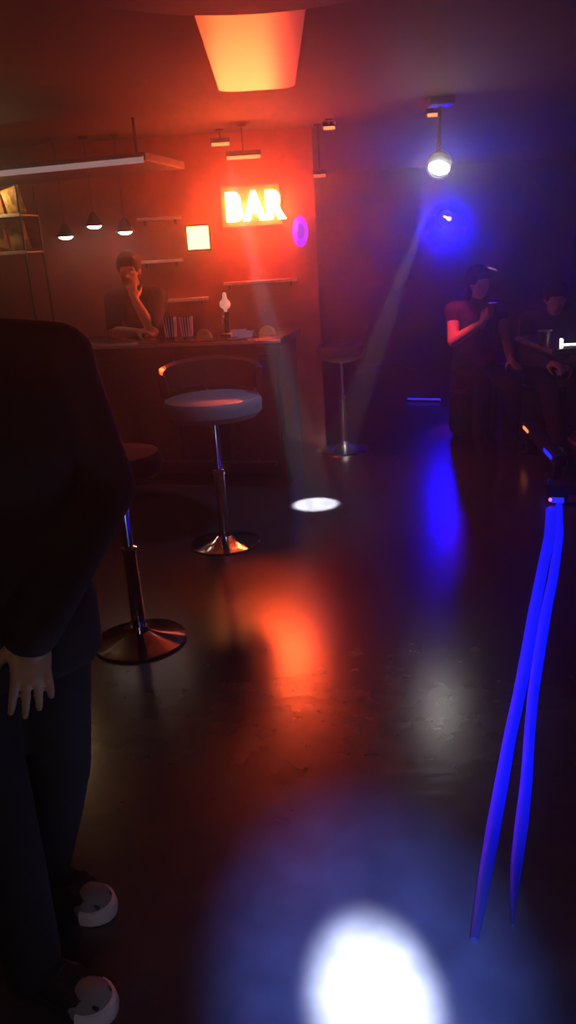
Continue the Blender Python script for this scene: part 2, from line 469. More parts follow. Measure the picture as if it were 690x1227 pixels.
bm = bmesh.new(); tube(bm, [(LX0 + 0.05, -0.10, 0.20), (LX1 - 0.05, -0.10, 0.20)], 0.018, 12)
for k in range(4):
    x = LX0 + 0.2 + k * (lx - 0.4) / 3
    tube(bm, [(x, -0.10, 0.20), (x, 0.02, 0.20)], 0.010, 8)
build('foot_rail', bm, M['black'], bar)

def barpt(x, y, z):      # bar frame -> world
    v = Matrix.Rotation(A, 3, 'Z') @ Vector((x, y, 0))
    return (v.x - 0.62, v.y + 5.62, z)

# canopy over the bar
can = thing('bar_canopy', 'dark canopy hanging over the bar with a pale lit front edge', 'canopy', (-0.62, 5.62, 0), A)
box('canopy_panel', (-0.97, -0.08, 2.185), (1.96, 0.66, 0.05), M['canopy'], can, bev=0.006)
o = box('edge_light', (-0.97, -0.416, 2.166), (1.94, 0.012, 0.034), M['strip_white'], can, bev=0.004); o['label'] = 'pale glowing edge light'
for x in (-1.8, -0.2):
    bm = bmesh.new(); tube(bm, [(x, -0.05, 2.20), (x, -0.05, 2.459)], 0.010, 8)
    build('hanging_rod', bm, M['black'], can)

# ------------------------------------------------------------------ BAR sign
sgn = thing('bar_sign', 'glowing sign on the bar wall with white-hot orange letters reading BAR', 'sign', (-0.115, 6.57, 1.80))
box('sign_board', (-0.015, -0.030, 0.135), (0.47, 0.058, 0.31), M['panel'], sgn, bev=0.012)
def text_mesh(ch, size, depth, offset):
    cu = bpy.data.curves.new('t', 'FONT'); cu.body = ch; cu.size = size; cu.extrude = depth; cu.offset = offset
    cu.resolution_u = 6
    t = bpy.data.objects.new('t', cu); COL.objects.link(t)
    dg = bpy.context.evaluated_depsgraph_get(); dg.update()
    me = bpy.data.meshes.new_from_object(t.evaluated_get(dg))
    bpy.data.objects.remove(t)
    return me
x = -0.205
for ch, sx in (('B', 0.80), ('A', 0.80), ('R', 0.80)):
    me2 = text_mesh(ch, 0.255, 0.012, 0.019)
    xs = [v.co.x for v in me2.vertices]; w = max(xs) - min(xs); x0 = min(xs)
    for v in me2.vertices:
        v.co = Vector((x + (v.co.x - x0) * sx, -0.100 - v.co.z, v.co.y + 0.045))
    me2.materials.clear(); me2.materials.append(M['letter'])
    o = bpy.data.objects.new('letter', me2); link(o, sgn); o['label'] = 'glowing letter ' + ch
    x += w * sx - 0.004

sq = thing('square_wall_light', 'small square yellow-white light box left of the BAR sign', 'light', (-0.555, 6.57, 1.73))
box('housing', (0, -0.030, 0), (0.20, 0.058, 0.20), M['black'], sq, bev=0.01)
box('lens', (0, -0.064, 0), (0.165, 0.012, 0.165), M['square'], sq, bev=0.006)

pl = thing('violet_wall_lamp', 'small oval violet lamp on the wall end right of the BAR sign', 'lamp', (0.235, 6.57, 1.728))
bm = bmesh.new(); ellipsoid(bm, (0, -0.03, 0), (0.062, 0.055, 0.115), u=24, v=16); build('lamp_shade', bm, M['purple'], pl)
bm = bmesh.new(); ellipsoid(bm, (0, -0.066, 0.0), (0.036, 0.028, 0.062)); build('bulb', bm, M['violetcore'], pl)
box('wall_plate', (0, -0.004, 0), (0.06, 0.008, 0.16), M['black'], pl, bev=0.002)

# wall shelves behind the bar
def shelf(x0, x1, z, label):
    s = thing('wall_shelf', label, 'shelf', ((x0 + x1) / 2, 6.57, z), 0, 'pale shelves on the bar wall')
    L = x1 - x0
    box('board', (0, -0.060, 0), (L, 0.118, 0.022), M['shelf'], s, bev=0.004)
    for q in (-1, 1):
        box('bracket', (q * (L / 2 - 0.05), -0.045, -0.028), (0.014, 0.088, 0.034), M['black'], s, bev=0.003)
shelf(-1.00, -0.67, 1.885, 'pale wall shelf topmost on the left of the BAR sign')
shelf(-1.02, -0.69, 1.575, 'pale wall shelf in the middle, left of the square light')
shelf(-0.94, -0.52, 1.275, 'lowest pale wall shelf, just right of the leaning person')
shelf(-0.39, 0.19, 1.375, 'long pale wall shelf directly under the BAR sign')

# small ceiling spots with amber lenses
def spot(loc, label, m, aim, drop, cam_group='small amber ceiling spots', s=1.0):
    t = thing('ceiling_spot', label, 'ceiling light', (loc[0], loc[1], H), 0, cam_group)
    bm = bmesh.new(); lathe(bm, [(0, 0), (0.03, 0), (0.03, -0.010), (0.006, -0.014), (0.006, -drop), (0, -drop)], 16); build('stem', bm, M['black'], t)
    tilt = Matrix.Rotation(radians(-35), 4, 'X')
    bm = bmesh.new(); bx(bm, (0, 0.02, -drop - 0.012), (s + 0.016, 0.05, 0.042), 0.006, tilt); build('housing', bm, M['black'], t, False)
    bm = bmesh.new(); bx(bm, (0, -0.004, -drop - 0.026), (s, 0.014, 0.030), 0.004, tilt); build('lens', bm, m, t, False)
    return t
spot((-0.155, 6.25), 'largest amber ceiling spot, directly above the BAR sign', M['amber'], (0, -0.8, -0.7), 0.18, s=0.24)
spot((-0.32, 6.38), 'amber ceiling spot above and left of the BAR sign', M['amber'], (0, -0.8, -0.7), 0.07, s=0.13)
spot((0.40, 6.45), 'dim amber ceiling spot hung lowest, right of the BAR sign', M['dimamber'], (0, -0.8, -0.6), 0.32, s=0.09)
spot((0.468, 6.22), 'amber ceiling spot between the BAR sign and the white lamp', M['amber'], (0, -0.8, -0.6), 0.03, s=0.08)
spot((1.155, 5.92), 'amber ceiling spot above the white lamp', M['amber'], (0.2, -0.7, -0.7), 0.03, s=0.09)

# pendant lamps over the bar
def pendant(loc, label):
    t = thing('pendant_lamp', label, 'pendant lamp', (loc[0], loc[1], H), 0, 'small white pendant lamps over the bar')
    d = H - loc[2]
    bm = bmesh.new(); lathe(bm, [(0, 0), (0.035, 0), (0.035, -0.02), (0.003, -0.03), (0.003, -d + 0.06), (0, -d + 0.06)], 14); build('cord', bm, M['black'], t)
    bm = bmesh.new(); lathe(bm, [(0.010, -d + 0.10), (0.022, -d + 0.09), (0.068, -d + 0.012), (0.072, -d), (0.064, -d), (0.018, -d + 0.075), (0.010, -d + 0.08)], 24); build('lamp_shade', bm, M['black'], t)
    bm = bmesh.new(); ellipsoid(bm, (0, 0, -d + 0.002), (0.052, 0.052, 0.022)); build('bulb', bm, M['pend'], t)
    return t
pendant((-1.517, 6.30, 1.791), 'small white pendant lamp, leftmost of the three over the bar')
pendant((-1.296, 6.30, 1.853), 'small white pendant lamp, the middle and highest of three')
pendant((-1.074, 6.30, 1.799), 'small white pendant lamp, rightmost of three, above the leaning person')

wi = thing('wall_indicator', 'tiny pink indicator lamp on the far wall, right of the blue lamp', 'indicator lamp', (2.78, 10.5, 1.213))
bm = bmesh.new(); bx(bm, (0, -0.011, 0), (0.16, 0.020, 0.05), 0.006, Matrix.Rotation(radians(20), 4, 'Y')); build('housing', bm, M['black'], wi, False)
bm = bmesh.new(); bx(bm, (0, -0.025, 0), (0.12, 0.010, 0.012), 0.003, Matrix.Rotation(radians(20), 4, 'Y')); build('lens', bm, M['dimpink'], wi, False)

# gold packets on a rack at the left end of the bar
rk = thing('display_rack', 'dark rack with pale-edged shelves at the far left above the bar', 'rack', (-1.89, 5.71, 0), A)
for z in (1.69, 1.92):
    o = box('rack_shelf', (0, 0, z), (0.66, 0.24, 0.012), M['trim'], rk, bev=0.002)
    box('shelf_edge', (0, -0.123, z), (0.66, 0.006, 0.020), M['shelf'], o, bev=0.002)
for sx in (-1, 1):
    for sy in (-1, 1):
        bm = bmesh.new(); tube(bm, [(sx * 0.325, sy * 0.112, 1.051 if sx > 0 else 0.0), (sx * 0.325, sy * 0.112, 2.10)], 0.008, 8); build('post', bm, M['black'], rk)
def packet(label, x, z, h, w, tilt):
    bm = bmesh.new()
    n, m_ = 10, 14
    grid = []
    for side in (-1, 1):
        g = []
        for j in range(m_ + 1):
            v = j / m_
            row = []
            for i in range(n + 1):
                u = i / n * 2 - 1
                puff = (1 - u * u) ** 0.5 * (sin(pi * min(1, max(0, v)))) ** 0.5
                ruf = 0.006 * sin(9 * u + 5 * v + x * 40)
                row.append(bm.verts.new((u * w / 2 * (1 - 0.05 * sin(pi * v)), side * (0.040 * puff + ruf * puff), v * h)))
            g.append(row)
        grid.append(g)
    for g in grid:
        for j in range(m_):
            for i in range(n): bm.faces.new((g[j][i], g[j][i + 1], g[j + 1][i + 1], g[j + 1][i]))
    bmesh.ops.remove_doubles(bm, verts=bm.verts, dist=1e-4)
    c = Matrix.Rotation(A, 3, 'Z') @ Vector((x, -0.02, 0))
    o = build('snack_packet', bm, M['gold'], None, loc=(c.x - 1.89, c.y + 5.71, z), rot=(0, tilt, A))
    tag(o, label, 'packet', 'gold packets on the rack')
packet('gold packet at the right end of the rack, upper shelf', 0.255, 1.929, 0.17, 0.14, -0.22)
packet('gold packet second from the right on the upper rack shelf', 0.09, 1.929, 0.16, 0.14, -0.10)
packet('gold packet at the right end of the rack, lower shelf', 0.25, 1.699, 0.185, 0.15, -0.18)
packet('gold packet second from the right on the lower rack shelf', 0.085, 1.699, 0.17, 0.15, -0.14)
packet('gold packet third from the right on the lower rack shelf', -0.08, 1.699, 0.17, 0.14, -0.05)

# ------------------------------------------------------------------ things on the bar
def tumbler(lx_, ly_, label):
    t = thing('ribbed_glass', label, 'glass', barpt(lx_, ly_, 1.051), A, 'ribbed glasses on the bar')
    bm = bmesh.new(); lathe(bm, [(0, 0), (0.036, 0), (0.044, 0.15), (0.040, 0.15), (0.033, 0.012), (0, 0.012)], 28); build('tumbler', bm, M['smoked'], t)
    bm = bmesh.new()
    for k in range(14):
        a = 2 * pi * k / 14
        tube(bm, [(0.037 * cos(a), 0.037 * sin(a), 0.012), (0.0455 * cos(a), 0.0455 * sin(a), 0.148)], 0.0035, 6)
    o = build('rib', bm, M['ridge'], t); o['label'] = 'pale upright ribs'
tumbler(-0.168, 0.13, 'tall ribbed glass on the bar beside the leaning elbow')
tumbler(-0.045, 0.13, 'tall ribbed glass on the bar, right of the other ribbed glass')
tap = thing('beer_tap', 'slim beer tap with a bright white knob standing on the bar', 'beer tap', barpt(0.23, 0.20, 1.051), A)
bm = bmesh.new(); lathe(bm, [(0, 0), (0.05, 0), (0.05, 0.012), (0.022, 0.022), (0.018, 0.13), (0.024, 0.14), (0.024, 0.16), (0, 0.165)], 20); build('column', bm, M['black'], tap)
bm = bmesh.new(); tube(bm, [(0, 0, 0.13), (0, -0.06, 0.13), (0, -0.085, 0.11), (0, -0.087, 0.085)], 0.008, 10); build('spout', bm, M['chrome'], tap)
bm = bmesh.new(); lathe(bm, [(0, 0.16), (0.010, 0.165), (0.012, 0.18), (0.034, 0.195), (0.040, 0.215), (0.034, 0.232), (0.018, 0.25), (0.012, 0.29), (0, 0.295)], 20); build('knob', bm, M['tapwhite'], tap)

def orange(loc, label):
    t = thing('orange_slice', label, 'fruit', loc, A, 'orange pieces on the bar')
    bm = bmesh.new()
    n = 14
    pts = []
    for k in range(n + 1):
        a = pi * k / n
        pts.append((0.055 * cos(a), 0.055 * sin(a)))
    lo = [bm.verts.new((x_, -0.014, z_)) for x_, z_ in pts]; hi = [bm.verts.new((x_, 0.014, z_)) for x_, z_ in pts]
    bm.faces.new(lo); bm.faces.new(hi[::-1])
    for k in range(n): bm.faces.new((lo[k], hi[k], hi[k + 1], lo[k + 1]))
    bm.faces.new((lo[0], lo[-1], hi[-1], hi[0]))
    build('flesh', bm, M['orange_fruit'], t)
    bm = bmesh.new(); tube(bm, [(x_ * 1.04, 0, max(0.003, z_ * 1.04)) for x_, z_ in pts], 0.006, 6); build('peel', bm, M['orange_fruit'], t)
orange(barpt(0.545, 0.12, 1.052), 'half orange slice on the right end of the bar')
orange(barpt(0.105, 0.06, 1.052), 'half orange slice on the bar, right of the ribbed glasses')
for x_, y_, r_, lab in ((0.34, 0.12, 0.3, 'pale folded card lying on the bar, right of the beer tap'), (0.43, 0.02, -0.2, 'pale folded card near the right end of the bar')):
    t = thing('folded_card', lab, 'card', barpt(x_, y_, 1.051), A + r_, 'folded cards on the bar')
    for s_ in (-1, 1):
        bm = bmesh.new(); bx(bm, (0, s_ * 0.022, 0.024), (0.11, 0.003, 0.058), 0, Matrix.Rotation(s_ * 0.72, 4, 'X'))
        build('leaf', bm, M['card'], t, False)

# ------------------------------------------------------------------ stools
def stool(loc, rz, label, seat_m, seat_z=0.80, back=True, sr=0.27):
    t = thing('bar_stool', label, 'bar stool', loc, rz, 'chrome pedestal bar stools')
    bm = bmesh.new(); lathe(bm, [(0, 0), (0.200, 0), (0.204, 0.006), (0.200, 0.012), (0.16, 0.022), (0.09, 0.036), (0.045, 0.055), (0.036, 0.075), (0, 0.075)], 56); build('base', bm, M['chrome'], t)
    bm = bmesh.new(); lathe(bm, [(0, 0.07), (0.030, 0.07), (0.030, 0.42), (0.034, 0.425), (0.034, 0.445), (0.021, 0.45), (0.021, seat_z - 0.05), (0, seat_z - 0.05)], 24); build('pole', bm, M['chrome'], t)
    bm = bmesh.new()
    lathe(bm, [(0, seat_z - 0.075), (0.09, seat_z - 0.075), (sr - 0.03, seat_z - 0.05), (sr, seat_z - 0.02), (sr + 0.002, seat_z + 0.035), (sr - 0.012, seat_z + 0.055), (sr - 0.05, seat_z + 0.064), (0, seat_z + 0.058)], 48); build('seat', bm, seat_m, t)
    if back:
        bm = bmesh.new()
        n = 28; rings = []
        for k in range(n + 1):
            a = radians(-105 + 210 * k / n)
            lift = 0.06 * (cos(a) * 0.5 + 0.5)
            r = sr - 0.01
            rows = []
            for rr, zz in ((r - 0.012, 0.085), (r + 0.016, 0.085), (r + 0.026, 0.175 + lift), (r + 0.014, 0.19 + lift), (r - 0.006, 0.175 + lift)):
                rows.append(bm.verts.new((rr * cos(a), rr * sin(a), seat_z + zz)))
            rings.append(rows)
        for P, Q in zip(rings, rings[1:]):
            for k in range(5): bm.faces.new((P[k], P[(k + 1) % 5], Q[(k + 1) % 5], Q[k]))
        bm.faces.new(rings[0]); bm.faces.new(rings[-1][::-1])
        build('backrest', bm, M['redshell'], t)
        for ang in (-70, 0, 70):
            a = radians(ang); r = sr + 0.003
            bm = bmesh.new(); tube(bm, [((r - 0.02) * cos(a), (r - 0.02) * sin(a), seat_z - 0.03), (r * cos(a), r * sin(a), seat_z + 0.02), (r * cos(a), r * sin(a), seat_z + 0.12)], 0.007, 8); build('support', bm, M['chrome'], t)
    return t
stool((-0.375, 4.36, 0), radians(100), 'chrome bar stool with pale seat and low curved backrest before the bar', M['paleseat'])
stool((-0.685, 3.18, 0), radians(60), 'nearest chrome bar stool with black seat beside the standing person', M['cloth_black'], back=False, sr=0.18)
stool((0.50, 6.42, 0), radians(150), 'farthest chrome bar stool, lit by the white beam beyond the bar end', M['blackseat'], back=False, sr=0.19)

# ------------------------------------------------------------------ lamps on the right
wl = thing('moving_head_lamp', 'bright white oval stage lamp hanging from the ceiling', 'stage lamp', (1.142, 5.62, H))
bm = bmesh.new(); bx(bm, (0, 0, -0.025), (0.16, 0.14, 0.05), 0.01); build('mount', bm, M['black'], wl, False)
bm = bmesh.new(); tube(bm, [(0, 0.03, -0.045), (0, 0.05, -0.15), (0, 0.10, -0.34)], 0.014, 10); build('arm', bm, M['black'], wl)
q = Vector((-0.22, -1, -0.25)).normalized().to_track_quat('Z', 'Y').to_matrix().to_4x4()
mt = Matrix.Translation((0, 0.06, -0.39)) @ q
bm = bmesh.new(); lathe(bm, [(0, -0.15), (0.05, -0.15), (0.078, -0.10), (0.088, 0.02), (0.082, 0.035), (0.076, 0.035), (0.074, 0.015), (0, 0.015)], 28, mtx=mt); build('lamp_head', bm, M['black'], wl)
mt = Matrix.Translation((0, 0.06, -0.405)) @ q @ Matrix.Rotation(radians(-12), 4, 'Z') @ Matrix.Diagonal((0.80, 0.48, 1, 1))
bm = bmesh.new(); lathe(bm, [(0, 0.02), (0.084, 0.028), (0.084, 0.036), (0.05, 0.05), (0, 0.056)], 28, mtx=mt); build('lens', bm, M['whitelamp'], wl)

bl = thing('blue_wash_lamp', 'round blue wash lamp glowing against the far wall', 'stage lamp', (2.11, 10.14, 1.84))
q = Vector((-0.2, -1, -0.05)).normalized().to_track_quat('Z', 'Y').to_matrix().to_4x4()
bm = bmesh.new(); lathe(bm, [(0, -0.10), (0.05, -0.10), (0.095, -0.05), (0.105, 0.03), (0.098, 0.03), (0.09, 0.01), (0, 0.01)], 28, mtx=q); build('lamp_head', bm, M['black'], bl)
bm = bmesh.new(); lathe(bm, [(0, 0.012), (0.088, 0.012), (0.08, 0.026), (0, 0.034)], 28, mtx=q); build('lens', bm, M['bluelamp'], bl)
bm = bmesh.new(); tube(bm, [(-0.03, -0.05, 0.026), (0.02, -0.052, 0.0)], 0.010, 8); ellipsoid(bm, (0.035, -0.052, -0.008), (0.028, 0.014, 0.022)); build('hot_filament', bm, M['bluecore'], bl)
bm = bmesh.new(); tube(bm, [(0, 0.05, 0), (0, 0.361, 0.0)], 0.016, 8); tube(bm, [(0, 0.05, -0.02), (0, 0.05, 0.02)], 0.02, 8); build('wall_arm', bm, M['black'], bl)

fl = thing('floor_light_strip', 'thin blue light strip on the floor at the foot of the far wall', 'light strip', (1.50, 8.28, 0), radians(-25))
box('channel', (0, 0, 0.010), (0.36, 0.040, 0.020), M['black'], fl, bev=0.003)
box('lens', (0, -0.004, 0.027), (0.35, 0.030, 0.016), M['blue_led'], fl, bev=0.004)

# ------------------------------------------------------------------ streaks of blue light, built as strips on the floor
def streak_strip(label, pts, w, h=0.012):
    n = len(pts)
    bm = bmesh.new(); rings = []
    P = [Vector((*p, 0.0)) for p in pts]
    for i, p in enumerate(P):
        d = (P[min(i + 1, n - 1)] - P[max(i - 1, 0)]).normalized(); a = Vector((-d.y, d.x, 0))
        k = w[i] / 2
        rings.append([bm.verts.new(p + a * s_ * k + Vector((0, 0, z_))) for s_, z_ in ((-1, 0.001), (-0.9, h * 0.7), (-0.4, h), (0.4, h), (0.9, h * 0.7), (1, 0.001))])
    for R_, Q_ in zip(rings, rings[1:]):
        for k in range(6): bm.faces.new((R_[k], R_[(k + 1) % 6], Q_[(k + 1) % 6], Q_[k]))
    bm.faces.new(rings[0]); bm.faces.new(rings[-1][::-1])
    o = build('blue_streak', bm, M['streak_strip'], None)
    return tag(o, label, 'light streak', 'blue light streaks')
# fade along the streak is painted into the emission, dimmest at the tail
m = bpy.data.materials.new('fading_streak'); m.use_nodes = True
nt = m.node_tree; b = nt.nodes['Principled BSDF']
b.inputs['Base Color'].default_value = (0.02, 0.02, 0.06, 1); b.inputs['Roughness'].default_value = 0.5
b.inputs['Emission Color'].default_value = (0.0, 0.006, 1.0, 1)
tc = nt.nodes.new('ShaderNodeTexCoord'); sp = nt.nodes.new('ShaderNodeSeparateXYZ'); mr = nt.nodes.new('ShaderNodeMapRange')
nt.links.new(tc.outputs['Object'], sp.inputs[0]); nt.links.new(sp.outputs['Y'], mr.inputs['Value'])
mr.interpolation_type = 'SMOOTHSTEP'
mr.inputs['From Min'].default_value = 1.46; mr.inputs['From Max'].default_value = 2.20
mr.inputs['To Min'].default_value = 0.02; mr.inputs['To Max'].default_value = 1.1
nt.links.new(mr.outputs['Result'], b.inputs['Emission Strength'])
M['streak_strip'] = m
streak_strip('left streak of blue light on the floor, nearest the big white pool',
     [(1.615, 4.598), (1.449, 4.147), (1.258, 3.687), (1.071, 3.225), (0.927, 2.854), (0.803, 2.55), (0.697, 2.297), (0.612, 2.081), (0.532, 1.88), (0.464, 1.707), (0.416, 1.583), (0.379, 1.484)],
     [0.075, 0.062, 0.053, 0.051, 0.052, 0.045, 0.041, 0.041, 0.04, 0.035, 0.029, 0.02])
streak_strip('right streak of blue light lying on the floor, tapering to a point',
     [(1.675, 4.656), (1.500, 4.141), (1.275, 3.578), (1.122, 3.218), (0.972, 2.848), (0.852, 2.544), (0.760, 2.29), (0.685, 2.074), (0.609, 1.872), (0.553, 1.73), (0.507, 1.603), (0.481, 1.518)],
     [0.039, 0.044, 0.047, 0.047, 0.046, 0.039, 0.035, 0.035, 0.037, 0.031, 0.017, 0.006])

hub = thing('blue_light_box', 'small black light box at the far end of the blue light streaks', 'light box', (1.70, 4.72, 0), radians(-20))
bm = bmesh.new(); bx(bm, (0.02, 0.02, 0.06), (0.20, 0.14, 0.12), 0.012); build('housing', bm, M['black'], hub, False)
box('lens', (-0.012, -0.052, 0.026), (0.075, 0.012, 0.036), M['blue_led'], hub, bev=0.005)
bm = bmesh.new(); ellipsoid(bm, (-0.055, -0.060, 0.030), (0.010, 0.008, 0.012)); o = build('indicator', bm, M['pink_led'], hub); o['label'] = 'tiny pink indicator light'
o = box('label_plate', (0.08, -0.052, 0.040), (0.060, 0.006, 0.045), M['redlab'], hub, bev=0.002); o['label'] = 'dark red label plate'

# low light bar near the seated guests, with an amber and a blue lamp
lb = thing('floor_light_bar', 'low black light bar on legs at right with amber and blue lamps', 'light bar', (1.835, 5.48, 0), radians(-96))
bm = bmesh.new(); bx(bm, (0, 0, 0.195), (1.08, 0.08, 0.07), 0.01); build('housing', bm, M['black'], lb, False)
for s_ in (-1, 1):
    bm = bmesh.new(); bx(bm, (s_ * 0.44, 0, 0.08), (0.04, 0.05, 0.16), 0.004); bx(bm, (s_ * 0.44, 0, 0.008), (0.05, 0.16, 0.016), 0.003); build('leg', bm, M['black'], lb, False)
bm = bmesh.new(); bx(bm, (-0.40, -0.042, 0.200), (0.17, 0.012, 0.022), 0.005); build('amber_lamp', bm, M['amber'], lb, False)
bm = bmesh.new(); bx(bm, (0.34, -0.042, 0.200), (0.22, 0.012, 0.028), 0.005); build('blue_lamp', bm, M['blue_led'], lb, False)
cup = thing('paper_cup', 'pale paper cup standing on the floor behind the seated guest', 'cup', (2.36, 6.95, 0))
bm = bmesh.new(); lathe(bm, [(0, 0), (0.030, 0), (0.043, 0.11), (0.040, 0.11), (0.028, 0.008), (0, 0.008)], 24); build('cup_wall', bm, M['sole'], cup)
bm = bmesh.new()
for k in range(24):
    a, b_ = 2 * pi * k / 24, 2 * pi * (k + 1) / 24
    tube(bm, [(0.0425 * cos(a), 0.0425 * sin(a), 0.111), (0.0425 * cos(b_), 0.0425 * sin(b_), 0.111)], 0.003, 6)
build('rim', bm, M['sole'], cup)

# high table at the right edge with a white light tube on it
tb = thing('high_table', 'dark high table at the right edge of the room', 'table', (1.93, 4.36, 0))
bm = bmesh.new(); bx(bm, (0, 0, 1.025), (1.10, 0.66, 0.035), 0.012); build('tabletop', bm, M['bartop'], tb, False)
bm = bmesh.new(); lathe(bm, [(0, 0.02), (0.04, 0.02), (0.035, 1.008), (0, 1.008)], 20); build('leg', bm, M['black'], tb)
bm = bmesh.new(); lathe(bm, [(0, 0), (0.24, 0), (0.24, 0.012), (0.05, 0.035), (0, 0.035)], 36); build('base', bm, M['black'], tb)
lt = thing('light_tube', 'short bright white light tube lying on the high table', 'lamp', (1.445, 4.08, 1.043), radians(-4))
bm = bmesh.new(); tube(bm, [(0.0, 0, 0.013), (0.30, 0, 0.013)], 0.0055, 12); build('tube', bm, M['tube'], lt)
bm = bmesh.new(); bx(bm, (-0.004, 0, 0.022), (0.012, 0.030, 0.044), 0.003); o = build('end_cap', bm, M['tube'], lt, False)
bm = bmesh.new(); bx(bm, (0.15, 0.0, 0.003), (0.20, 0.030, 0.006), 0.002); build('foot', bm, M['black'], lt, False)
gl = thing('drinking_glass', 'clear drinking glass on the high table left of the light tube', 'glass', (1.395, 4.20, 1.043))
bm = bmesh.new(); lathe(bm, [(0, 0), (0.032, 0), (0.036, 0.075), (0.033, 0.075), (0.029, 0.01), (0, 0.01)], 28); build('tumbler', bm, M['smoked'], gl)
bm = bmesh.new(); lathe(bm, [(0.033, 0.075), (0.0345, 0.078), (0.036, 0.075), (0.0345, 0.073), (0.033, 0.075)], 28); build('rim', bm, M['ridge'], gl)

# poufs under the seated guests
def pouf(loc, label, h=0.43, r=0.25):
    t = thing('pouf', label, 'pouf', loc, 0, 'low round poufs')
    bm = bmesh.new(); lathe(bm, [(0, 0.03), (r - 0.02, 0.03), (r, 0.06), (r + 0.005, h * 0.5), (r, h - 0.09), (r - 0.004, h - 0.08), (0, h - 0.08)], 40); build('body', bm, M['blackseat'], t)
    bm = bmesh.new(); lathe(bm, [(0, h - 0.08), (r + 0.004, h - 0.078), (r + 0.008, h - 0.04), (r - 0.015, h - 0.008), (0, h)], 40); build('cushion', bm, M['blackseat'], t)
    for k in range(4):
        a = pi / 4 + k * pi / 2
        bm = bmesh.new(); lathe(bm, [(0, 0), (0.022, 0), (0.025, 0.035), (0, 0.035)], 12, (0.18 * cos(a), 0.18 * sin(a), 0)); build('leg', bm, M['black'], t)
    return t
pouf((1.62, 6.62, 0), 'black round pouf under the red-lit seated guest', r=0.20)
pouf((2.20, 6.55, 0), 'black round pouf under the guest with outstretched leg')

# ------------------------------------------------------------------ the people
# standing guest on the left, hand hooked at the front of the trousers
person('person standing close on the left in a black jacket, one hand hanging down', (-0.62, 1.50, 0), radians(-69.5), {
    'pelvis': (0, 0, 0.95), 'chest': (0.01, 0, 1.26), 'neck': (0.0, 0, 1.50), 'head': (0.03, -0.03, 1.66), 'head_rot': (-0.5, 0.05),
    'shoulder_l': (0.0, 0.20, 1.42), 'elbow_l': (-0.02, 0.265, 1.15), 'wrist_l': (0.205, 0.062, 0.960),
    'shoulder_r': (0.0, -0.20, 1.42), 'elbow_r': (-0.03, -0.27, 1.13), 'wrist_r': (0.03, -0.27, 0.87),
    'hip_l': (-0.01, 0.095, 0.90), 'knee_l': (-0.06, 0.075, 0.49), 'ankle_l': (-0.24, 0.0, 0.085), 'toe_l': (0.74, 0.67, 0),
    'hip_r': (0.01, -0.095, 0.90), 'knee_r': (0.07, -0.06, 0.50), 'ankle_r': (0.055, -0.055, 0.085), 'toe_r': (0.70, 0.70, 0)},
    voxel=0.0036, bulk=1.12, upper='cloth_black', sole='cloth_black', bumper='sole',  # shoe backs blackened for shade; only the lit toe ends keep pale colour
    hands={'l': ((0.10, -0.10, -1), (1, 0.1, 0.1), (-0.2, -1, 0), 0.22), 'r': ((0.05, 0.02, -1), (0, -1, 0), (1, 0, 0), 0.4)})

# guest leaning on the bar from behind, chin on hand
bp_ = barpt(-0.55, 0.695, 0)
person('person behind the bar leaning on it, chin resting on a raised hand', (bp_[0], bp_[1], 0), A - pi / 2, {
    'pelvis': (0.04, 0, 0.93), 'chest': (0.11, 0, 1.20), 'neck': (0.25, 0, 1.375), 'head': (0.31, 0.00, 1.525), 'head_rot': (0.25, 0.15),
    'shoulder_l': (0.25, 0.18, 1.32), 'elbow_l': (0.455, 0.20, 1.096), 'wrist_l': (0.42, 0.07, 1.325),
    'shoulder_r': (0.25, -0.18, 1.32), 'elbow_r': (0.42, -0.125, 1.098), 'wrist_r': (0.46, 0.08, 1.095),
    'hip_l': (0.02, 0.09, 0.90), 'knee_l': (0.08, 0.10, 0.49), 'ankle_l': (0.0, 0.10, 0.085), 'toe_l': (1, 0.1, 0),
    'hip_r': (0.02, -0.09, 0.90), 'knee_r': (0.08, -0.10, 0.49), 'ankle_r': (0.0, -0.10, 0.085), 'toe_r': (1, -0.1, 0)},
    voxel=0.010, short=True, top='cloth_black',
    hands={'l': ((-0.25, -0.28, 1), (1, 0.4, 0.2), (0, 1, 0.3), 0.7), 'r': ((0.15, 1, 0.0), (0.1, 0, 1), (1, 0, 0), 0.3)})

# red-lit guest on the right
g3 = person('person seated on the right with a bare red-lit arm, holding a glass', (1.62, 6.62, 0), radians(-80), {
    'pelvis': (-0.02, 0, 0.55), 'chest': (0.0, 0, 0.86), 'neck': (0.02, 0, 1.11), 'head': (0.06, 0, 1.255), 'head_rot': (0.2, 0.12),
    'shoulder_l': (0.02, 0.19, 1.04), 'elbow_l': (0.12, 0.23, 0.78), 'wrist_l': (0.34, 0.16, 0.66),
    'shoulder_r': (0.02, -0.19, 1.05), 'elbow_r': (0.11, -0.235, 0.82), 'wrist_r': (0.29, -0.06, 0.97),
    'hip_l': (0.02, 0.09, 0.53), 'knee_l': (0.42, 0.14, 0.50), 'ankle_l': (0.42, 0.13, 0.085), 'toe_l': (1, 0.15, 0),
    'hip_r': (0.02, -0.09, 0.53), 'knee_r': (0.42, -0.12, 0.50), 'ankle_r': (0.40, -0.12, 0.085), 'toe_r': (1, -0.15, 0)},
    voxel=0.012, short=True, sleeve=0.12, top='cloth_dark', upper='cloth_black', sole='cloth_black', long_hair=True,
    hands={'r': ((0.25, 0.35, 0.85), (0.6, -0.7, 0), (-0.5, -0.3, 0.6), 0.9), 'l': ((1, -0.1, -0.15), (0, 0.2, 1), (0, -1, 0), 0.3)})

